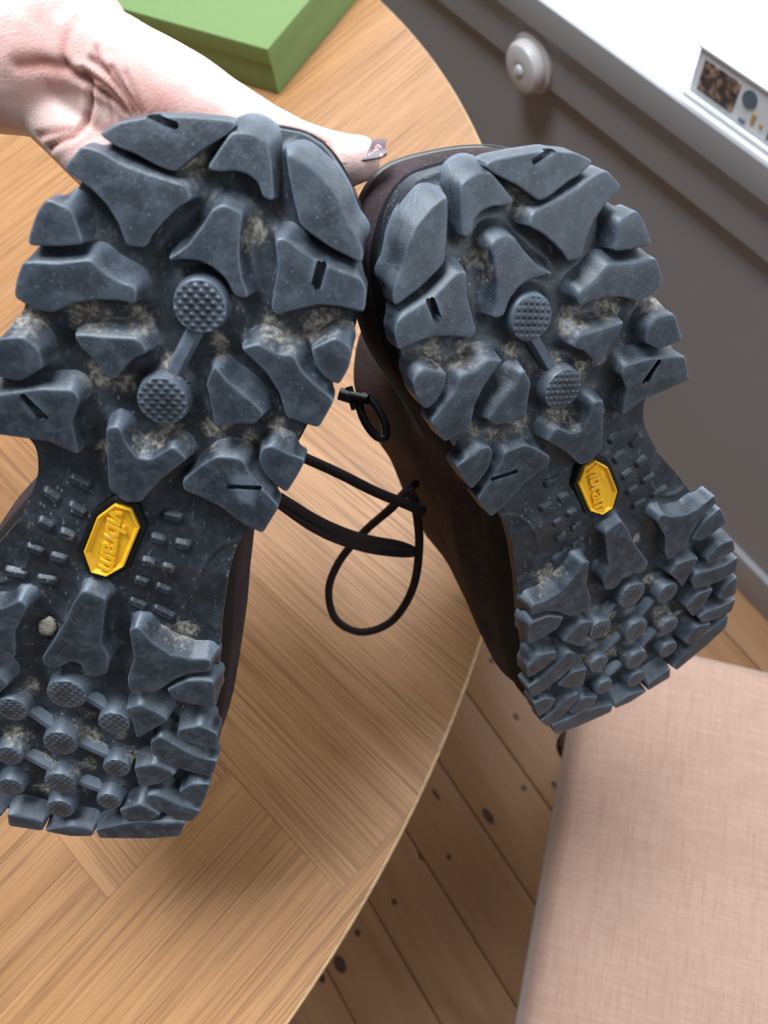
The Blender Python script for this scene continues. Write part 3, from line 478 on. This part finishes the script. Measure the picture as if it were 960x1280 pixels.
def cutter(seg, w_, s):
    (x0, y0), (x1, y1) = seg; a = math.atan2(y1-y0, x1-x0); V = []; n = 8
    pts = [(x1+w_/2*math.cos(a-math.pi/2+k*math.pi/n), y1+w_/2*math.sin(a-math.pi/2+k*math.pi/n)) for k in range(n+1)]+[(x0+w_/2*math.cos(a+math.pi/2+k*math.pi/n), y0+w_/2*math.sin(a+math.pi/2+k*math.pi/n)) for k in range(n+1)]
    f = float(fcurve(np.array((y0+y1)/2))); m = len(pts)
    V = [(s*x*MM, y*MM, (f+3)*MM) for x, y in pts]+[(s*x*MM, y*MM, (f-2.6)*MM) for x, y in pts]
    F = [tuple(range(m)), tuple(range(2*m-1, m-1, -1))]+[(i, (i+1) % m, m+(i+1) % m, m+i) for i in range(m)]
    return meshobj('cut', V, F, M_lug)
def boot(s, Mx, label):
    root = bpy.data.objects.new('hiking_boot', None); link(root); root.matrix_world = Matrix(Mx); tag(root, label, 'boot')
    root.empty_display_size = .05
    G, F, D, nu, nv = GRID
    V = G*[s, 1, 1]*MM
    me = bpy.data.meshes.new('outsole')
    # skirt: border loop copied down to the rand
    loop = [j for j in range(nu)]+[i*nu+nu-1 for i in range(1, nv)]+[(nv-1)*nu+j for j in range(nu-2, -1, -1)]+[i*nu for i in range(nv-2, 0, -1)]
    nb = len(V); ext = V[loop].copy(); ext[:, 2] = (fcurve(G[loop, 1])-13)*MM
    VV = np.vstack([V, ext]); m = len(loop)
    FF = F+[(loop[i], loop[(i+1) % m], nb+(i+1) % m, nb+i) for i in range(m)]
    me.from_pydata(VV.tolist(), [], FF); me.update()
    at = me.attributes.new('dirt', 'FLOAT', 'POINT'); at.data.foreach_set('value', np.r_[D, np.zeros(m)].astype(np.float32))
    bm = bmesh.new(); bm.from_mesh(me); bmesh.ops.recalc_face_normals(bm, faces=bm.faces); bm.to_mesh(me); bm.free()
    for p in me.polygons: p.use_smooth = True
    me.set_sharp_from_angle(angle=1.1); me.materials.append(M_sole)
    sole = link(bpy.data.objects.new('outsole', me), root)
    lugs = []
    for P in LUGS:
        P = np.array(P); D_ = float(depth_at(P[:, 1].mean())); edge = (np.abs(P[:, 0]+6*(P[:, 1].mean() < -30)).max() > 38)
        o = loft(lug_rings(P, D_), s, 'tread_lug', M_lug, sole); lugs.append((o, P))
    for seg, w_ in SIPES:
        mid = np.mean(seg, axis=0)[None]; best = min(lugs, key=lambda q: float(sdf_poly(mid, q[1])[0]))
        o = best[0]; cu = cutter(seg, w_, s)
        md = o.modifiers.new('cut', 'BOOLEAN'); md.operation = 'DIFFERENCE'; md.object = cu; md.solver = 'EXACT'
        cu.parent = sole; bpy.context.view_layer.update(); dg = bpy.context.evaluated_depsgraph_get(); nm = bpy.data.meshes.new_from_object(o.evaluated_get(dg))
        o.modifiers.clear(); o.data = nm; bpy.data.objects.remove(cu)
    for (x, y, r) in STUDS:
        a = np.linspace(0, 2*math.pi, 36, endpoint=False); C = np.c_[x+r*np.cos(a), y+r*np.sin(a)]
        D_ = float(depth_at(y)); top = 0.0 if y > 0 else -.2
        rings = [(offs(C, -r*.62), top+.05), (offs(C, -.9), top), (offs(C, -.35), top-.15), (offs(C, 0), top-.7), (offs(C, .5), top-D_*.6), (offs(C, 1.5), -D_-.5)]
        loft(rings, s, 'tread_stud', M_stud, sole)
    def bar(a, b, w_, h0, h1, name='connecting_rib', mt=None):
        a = np.array(a, float); b = np.array(b, float); d = (b-a)/np.hypot(*(b-a)); n_ = np.array([-d[1], d[0]])
        P = np.array([a-n_*w_/2, b-n_*w_/2, b+n_*w_/2, a+n_*w_/2]); R = resample(P, .8, 1)
        loft([(offs(R, -.5), h1), (offs(R, -.1), h1-.35), (offs(R, .7), h0)], s, name, mt or M_lug, sole)
    bar((12.7, 77), (8.6, 61), 3.4, -6, -3.2)
    hs = STUDS[2:]
    for i, j in ((0, 1), (2, 3), (4, 5), (7, 2), (8, 4)): bar(hs[i][:2], hs[j][:2], 3.0, -7.2, -3.4)
    for a, b in DASHES:
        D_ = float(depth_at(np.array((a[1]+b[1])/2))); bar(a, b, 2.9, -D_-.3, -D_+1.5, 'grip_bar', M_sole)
        if b[0] < 12:
            pass
    # octagonal badge: black well ring, yellow plate with raised rim, raised lettering
    B = resample(BADGE, .6, 0); D_ = 4.0
    loft([(offs(B, -.3), -4.6), (offs(B, .1), -3.5), (offs(B, 1.1), -3.4), (offs(B, 1.5), -5.2)], s, 'badge_well', M_black, sole, .5, False)
    bo = loft([(offs(B, -2.0), -3.7), (offs(B, -1.5), -3.1), (offs(B, -1.0), -2.6), (offs(B, -.7), -2.6), (offs(B, -.45), -2.9), (offs(B, -.4), -4.5)], s, 'octagon_badge', M_yellow, root, .5)
    tag(bo, 'yellow octagonal badge with raised lettering')
    cu = bpy.data.curves.new('lettering', 'FONT'); cu.body = 'vibram'; cu.size = 9.6*MM; cu.extrude = .5*MM; cu.bevel_depth = .12*MM; cu.align_x = 'CENTER'; cu.align_y = 'CENTER'; cu.shear = .25; cu.space_character = .95; cu.offset = .00012
    to = bpy.data.objects.new('t', cu); link(to); bpy.context.view_layer.update(); dg = bpy.context.evaluated_depsgraph_get(); tm = bpy.data.meshes.new_from_object(to.evaluated_get(dg)); bpy.data.objects.remove(to)
    n_ = len(tm.vertices); co = np.empty(n_*3); tm.vertices.foreach_get('co', co); co = co.reshape(-1, 3)
    sx = 25.0*MM/(co[:, 0].max()-co[:, 0].min()); mx = (co[:, 0].max()+co[:, 0].min())/2; my = (co[:, 1].max()+co[:, 1].min())/2
    tilt = .0
    new = np.c_[(co[:, 1]-my)*.95+0.5*MM, -(co[:, 0]-mx)*sx-1.0*MM, co[:, 2]-3.35*MM]   # letters run towards the heel, tops to image right
    tm.vertices.foreach_set('co', new.ravel()); tm.update(); tm.materials.clear(); tm.materials.append(M_yellow)
    bm = bmesh.new(); bm.from_mesh(tm); bmesh.ops.recalc_face_normals(bm, faces=bm.faces); bm.to_mesh(tm); bm.free()
    link(bpy.data.objects.new('badge_lettering', tm), bo)
    # rand, upper, lining
    base = resample(OUT, 3.0, 3)
    def ring(h, vmax, vmin, ws, bl=0.0, cu_=0.0, inset=0.0, hk=0.0):
        P = base.copy(); c0, c1 = -158., 134.
        vv = vmin+(P[:, 1]-c0)/(c1-c0)*(vmax-vmin)
        ctr = 3+ -9*np.clip(-vv/100, 0, 1)
        # source half-shape around its local centre line
        src_c = 3+ -9*np.clip(-P[:, 1]/100, 0, 1); du = (P[:, 0]-src_c)
        th = np.linspace(0, 2*math.pi, len(P), endpoint=False)
        mid = (vmax+vmin)/2; half = (vmax-vmin)/2
        ell = np.sqrt(np.clip(1-((vv-mid)/half)**2, 0, 1))*48*np.sign(du)
        if isinstance(ws, tuple):
            q = np.clip((vv+30)/90, 0, 1); q = q*q*(3-2*q); wsv = ws[1]*(1-q)+ws[0]*q
        else: wsv = ws
        u = ctr+wsv*((1-bl)*du+bl*ell)+cu_
        Q = np.c_[u, vv]; Q = offs(Q, -inset) if inset else Q
        z = -h*(1-hk*np.clip((Q[:, 1]+10)/60, 0, 1))+fcurve(Q[:, 1])*np.clip(1-(h-10)/70, 0, 1); return np.c_[Q, z]
    def stack(rs, name, mat, parent, cap=False, sm=1.2, closed_inner=None):
        V = []; F = []; n = len(rs[0])
        for r in rs: V += [(s*a*MM, b*MM, c*MM) for a, b, c in r]
        for i in range(len(rs)-1):
            for k in range(n): F.append((i*n+k, i*n+(k+1) % n, (i+1)*n+(k+1) % n, (i+1)*n+k))
        if cap: F.append(tuple(range(n))); F.append(tuple((len(rs)-1)*n+k for k in range(n)))
        return meshobj(name, V, F, mat, parent, sm)
    I = 1.8
    stack([ring(h_, a_, b_, w_, inset=i_, hk=k_) for h_, a_, b_, w_, i_, k_ in ((8, 132, -158, 1, 4.4, 0), (10, 132, -158, 1, 3.4, 0), (14, 132.5, -158, 1, 2.6, .1), (20, 133, -157.5, 1, 1.9, .2), (27, 132, -156.5, 1, 1.5, .33), (29.5, 131, -156, .995, 2.2, .36), (30, 129, -155, .98, 4.5, .36))], 'rubber_rand', M_rand, root, True, .8)
    prof = UP_PROF
    rs = [ring(h, a, b, w_, bl, inset=ins) for h, a, b, w_, bl, ins in prof]
    # refine by catmull between rings
    A = [np.array(r) for r in rs]; A = [2*A[0]-A[1]]+A+[2*A[-1]-A[-2]]; fine = []
    for i in range(1, len(A)-2):
        for k in range(4):
            tt = k/4; a, b, c, d = A[i-1:i+3]; fine.append(.5*((2*b)+(-a+c)*tt+(2*a-5*b+4*c-d)*tt*tt+(-a+3*b-3*c+d)*tt**3))
    fine.append(A[-2])
    last = fine[-1]; cc = last.mean(0)
    inner = [cc+(last-cc)*f_+np.array([0, 0, dz]) for f_, dz in ((.97, -1.5), (.9, -1.0), (.86, 6), (.84, 30), (.80, 60))]
    upo = stack(fine+inner[:2], 'leather_upper', M_leather, root, False, 1.4)
    stack(inner[1:], 'lining', M_lining, root, False)
    # tongue, crossing laces and eyelets over the instep
    from mathutils.bvhtree import BVHTree
    ub = BVHTree.FromPolygons([v.co.copy() for v in upo.data.vertices], [tuple(p.vertices) for p in upo.data.polygons])
    def snap(u, v, h, off):
        q = Vector((s*u*MM, v*MM, -h*MM)); d_ = Vector((0, -.35, 1)).normalized(); l_, n_, _, _ = ub.ray_cast(q, d_)
        if l_ is None: l_, n_, _, _ = ub.find_nearest(q)
        return l_-d_*off*MM, d_
    rows = [(92, 12), (82, 13), (72, 14), (62, 15), (52, 16), (43, 16)]
    tg = []
    for v_, w_ in rows + [(34, 15)]:
        for uu in (-.62, -.3, 0, .3, .62): tg.append(snap(3+uu*w_, v_, 150, .8)[0])
    meshobj('tongue', tg+[p+Vector((0, .0005, .003)) for p in tg], [(i*5+j, i*5+j+1, i*5+j+6, i*5+j+5) for i in range(len(rows)) for j in range(4)]+[(35+i*5+j, 35+i*5+j+1, 35+i*5+j+6, 35+i*5+j+5) for i in range(len(rows)) for j in range(4)], M_lining, root, 3.2)
    for i, (v_, w_) in enumerate(rows):
        for sg in (-1, 1):
            p, d_ = snap(3+sg*w_, v_, 150, .6)
            tube('eyelet', [p+Vector((.0028*math.cos(k*math.pi/8), .0028*math.sin(k*math.pi/8), 0)) for k in range(16)], .0009, M_hook, root, 6, closed=True, n=0)
            if i < len(rows)-1:
                a_ = snap(3+sg*w_, v_, 150, 2.0)[0]; m_ = snap(3, (v_+rows[i+1][0])/2, 150, 3.4 if sg > 0 else 5.8)[0]; b_ = snap(3-sg*rows[i+1][1], rows[i+1][0], 150, 2.0)[0]
                tube('lace', [a_, m_, b_], .0016, M_lace, root, 8, n=6)
    # piping and stitching around the toe
    def around(h, a, b, w_, bl, out, k0, k1):
        R_ = ring(h, a, b, w_, bl, inset=-out); R_ = R_[(R_[:, 1] > k0)]
        # order by angle about toe centre
        c_ = np.array([3, k0]); an = np.arctan2(R_[:, 1]-c_[1], R_[:, 0]-c_[0]); R_ = R_[np.argsort(an)]; return [(s*x*MM, y*MM, z*MM) for x, y, z in R_]
    pp = around(*PIPE, .2, 30, 0); tube('piping', pp, .0013, M_pipe, root, 8, n=2)
    q = around(*STITCH, .15, 30, 0); q = catmull(q, 6); V = []; F = []
    for i in range(0, len(q)-1):
        a, b = q[i], q[i+1]; 
        if (b-a).length < 1e-6: continue
        m0 = a.lerp(b, .2); m1 = a.lerp(b, .75); d = (m1-m0).normalized(); x_ = d.cross(Vector((0, 0, 1))).normalized()*.0003; y_ = d.cross(x_).normalized()*.0003
        k = len(V); V += [m0+x_, m0+y_, m0-x_, m0-y_, m1+x_, m1+y_, m1-x_, m1-y_]; F += [(k, k+1, k+5, k+4), (k+1, k+2, k+6, k+5), (k+2, k+3, k+7, k+6), (k+3, k, k+4, k+7)]
    st = meshobj('stitching', V, F, M_pipe, root)
    return root, sole
UP_PROF = [(14, 129, -153, (.95, .96), 0, 5), (22, 131, -154, (.98, .97), 0, 3.4), (32, 131, -154, (.98, 1.0), 0, 1.2), (42, 128, -152, (.95, 1.02), 0, .5), (54, 117, -150, (.86, 1.03), .1, 0), (68, 92, -149, (.76, 1.02), .2, 0), (80, 76, -148, (.78, 1.0), .25, 0), (93, 64, -148, (.82, 1.0), .35, 0), (106, 55, -148, (.88, 1.0), .45, 0), (122, 48, -150, (.94, 1.02), .55, 0), (138, 43, -152, (.98, 1.04), .6, 0)]
UP_LEFT = [(a, b, c_, (w_[0]*(.985 if a < 30 else .86 if a < 75 else .78), w_[1]*(1 if a < 60 else .93)), e, f_) for a, b, c_, w_, e, f_ in UP_PROF]
PIPE = (44, 127, -152, (.935, 1.02), 0); STITCH = (40, 129.4, -152.4, (.965, 1.02), 0)
bL, soleL = boot(1, ML, 'muddy lugged hiking boot on the left, sole to the viewer, gripped at the toe')
bR, soleR = boot(-1, MR, 'muddy lugged hiking boot on the right, tilted, brown side and laces showing')
# a clod of dried mud in the left sole
bm = bmesh.new(); bmesh.ops.create_icosphere(bm, subdivisions=3, radius=1)
for v in bm.verts:
    k = 1+.35*noise.noise(v.co*1.7)+.12*noise.noise(v.co*5); v.co = Vector((v.co.x*3.2*k+CLOD[0], v.co.y*4.0*k+CLOD[1], v.co.z*1.6*k-4.5))*MM
bmobj('mud_clod', bm, M_mud, soleL, 3.2)
inv = bR.matrix_world.inverted(); invL = bL.matrix_world.inverted()
def loc(pts, iv): return [iv @ Vector(p) for p in pts]
tube('lace_loop', loc(LACE_LOOP, inv), .0022, M_lace, bR, 10)
tube('lace', loc(LACE_A, inv), .0024, M_lace, bR, 10)
tube('lace', loc(LACE_B, invL), .0024, M_lace, bL, 10)
tube('lace', loc(LACE_C, invL), .0024, M_lace, bL, 10)
hk = tube('lace_ring', loc(RING, inv), .0019, M_hook, bR, 10, closed=True, n=0)
for P_, Q_, r_ in HOOKS:
    tube('lace_hook', loc([P_, Q_], inv), r_, M_hook, bR, 10, n=2)
# ------------------------------------------------------------------ hand
def capsule(V, F, a, b, ra, rb, seg=20):
    a = Vector(a); b = Vector(b); d = (b-a); L = d.length; d.normalize(); x = d.cross(Vector((.3, .5, .8))).normalized(); y = d.cross(x); k0 = len(V); rows = []
    for i in range(1, 7): th = math.pi/2*(1-i/6); rows.append((a-d*ra*math.sin(th), ra*math.cos(th)))
    for i in range(1, 6): rows.append((a.lerp(b, i/6), ra+(rb-ra)*i/6))
    for i in range(0, 6): th = math.pi/2*i/6; rows.append((b+d*rb*math.sin(th), rb*math.cos(th)))
    for c, r in rows:
        for k in range(seg): an = 2*math.pi*k/seg; V.append(c+x*r*math.cos(an)+y*r*math.sin(an))
    for i in range(len(rows)-1):
        for k in range(seg): F.append((k0+i*seg+k, k0+i*seg+(k+1) % seg, k0+(i+1)*seg+(k+1) % seg, k0+(i+1)*seg+k))
    F.append(tuple(k0+k for k in range(seg))); F.append(tuple(k0+(len(rows)-1)*seg+k for k in range(seg)))
V = []; F = []
for chain in HAND:
    for p, q in zip(chain[:-1], chain[1:]): capsule(V, F, p[:3], q[:3], p[3], q[3])
h0 = meshobj('hand_raw', V, F, M_skin)
md = h0.modifiers.new('r', 'REMESH'); md.mode = 'VOXEL'; md.voxel_size = .0011
sm = h0.modifiers.new('s', 'SMOOTH'); sm.factor = .5; sm.iterations = 14
bpy.context.view_layer.update(); dg = bpy.context.evaluated_depsgraph_get(); hm = bpy.data.meshes.new_from_object(h0.evaluated_get(dg)); bpy.data.objects.remove(h0)
n_ = len(hm.vertices); co = np.empty(n_*3); hm.vertices.foreach_get('co', co); co = co.reshape(-1, 3); nr = np.empty(n_*3); hm.vertices.foreach_get('normal', nr); nr = nr.reshape(-1, 3)
cre = np.zeros(n_); disp = np.zeros(n_); cp = np.array(CAM_M)[:3, 3]
from mathutils.bvhtree import BVHTree
bv = BVHTree.FromPolygons([Vector(c) for c in co], [tuple(p.vertices) for p in hm.polygons])
for line, dep, wid in CREASES:
    line = [bv.find_nearest(Vector(p))[0] for p in line]
    Q = np.array([tuple(bv.find_nearest(p)[0]) for p in catmull(line, 5)])
    m = np.ones(n_, bool); d = np.full(n_, 1.0)
    lo_ = Q.min(0)-.02; hi_ = Q.max(0)+.02; m = ((co > lo_) & (co < hi_)).all(1)
    X = co[m]; dd = np.full(len(X), 1.0)
    for a, b in zip(Q[:-1], Q[1:]):
        e = b-a; tt = np.clip(((X-a)@e)/(e@e), 0, 1); dv = X-(a+tt[:, None]*e)
        # distance measured across the skin, not along the line of the surface normal
        nn = nr[m]; dv = dv-nn*(dv*nn).sum(1)[:, None]*.85; dd = np.minimum(dd, np.linalg.norm(dv, axis=1))
    d[m] = dd
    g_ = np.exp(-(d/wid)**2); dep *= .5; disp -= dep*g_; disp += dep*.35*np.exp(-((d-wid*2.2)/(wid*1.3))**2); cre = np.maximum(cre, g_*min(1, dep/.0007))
nz = np.array([noise.noise(Vector(tuple(c*70))) for c in co]); disp += .0006*nz
co = co+nr*disp[:, None]; hm.vertices.foreach_set('co', co.ravel())
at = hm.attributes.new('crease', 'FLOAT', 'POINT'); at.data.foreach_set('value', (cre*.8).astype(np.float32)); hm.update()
for p in hm.polygons: p.use_smooth = True
hm.materials.clear(); hm.materials.append(M_skin)
PE = bpy.data.objects.new('person', None); link(PE); PE.location = HAND_O; tag(PE, 'person reaching in from the left, bare hand and wrist holding up both boots', 'person')
hm.transform(Matrix.Translation(-Vector(HAND_O))); hm.name = 'hand'
link(bpy.data.objects.new('hand', hm), PE)
# thumbnail
def nail(c, ax, nrm, Lh, Wh, mat, name, lift=0.0, rx=.0085, tmin=-1, tmax=1):
    ax = Vector(ax).normalized(); nrm = Vector(nrm); nrm = (nrm-ax*nrm.dot(ax)).normalized(); sd = ax.cross(nrm); V = []; F = []; nu, nv = 14, 16
    for lay in (0, 1):
        for i in range(nv):
            tt = tmin+(tmax-tmin)*i/(nv-1)
            for j in range(nu):
                q = -1+2*j/(nu-1); wdt = Wh*(1-.18*max(0, -tt)**3*1.0)*(1-.25*max(0, tt)**6); x = q*wdt; an = x/rx
                V.append(Vector(c)+ax*(tt*Lh-.0012*(q*q)*(1 if tt < 0 else -.2))+sd*(rx*math.sin(an))+nrm*(rx*(math.cos(an)-1)-.05*Lh*tt*tt+lift-lay*.0005)-Vector(HAND_O))
    for lay in (0, 1):
        for i in range(nv-1):
            for j in range(nu-1): k = lay*nu*nv+i*nu+j; F.append((k, k+1, k+nu+1, k+nu))
    b = [j for j in range(nu)]+[i*nu+nu-1 for i in range(1, nv)]+[(nv-1)*nu+j for j in range(nu-2, -1, -1)]+[i*nu for i in range(nv-2, 0, -1)]
    for i in range(len(b)): F.append((b[i], b[(i+1) % len(b)], nu*nv+b[(i+1) % len(b)], nu*nv+b[i]))
    return meshobj(name, V, F, mat, PE, 1.0)
nb = nail(NAIL_C, NAIL_AX, NAIL_N, .0078, .0052, M_nail2, 'bare_nail', 0)
tag(nail(NAIL_C, NAIL_AX, NAIL_N, .0078, .0052, M_nail, 'polished_thumbnail', .00025, tmin=-.72), 'chipped dark plum nail polish')
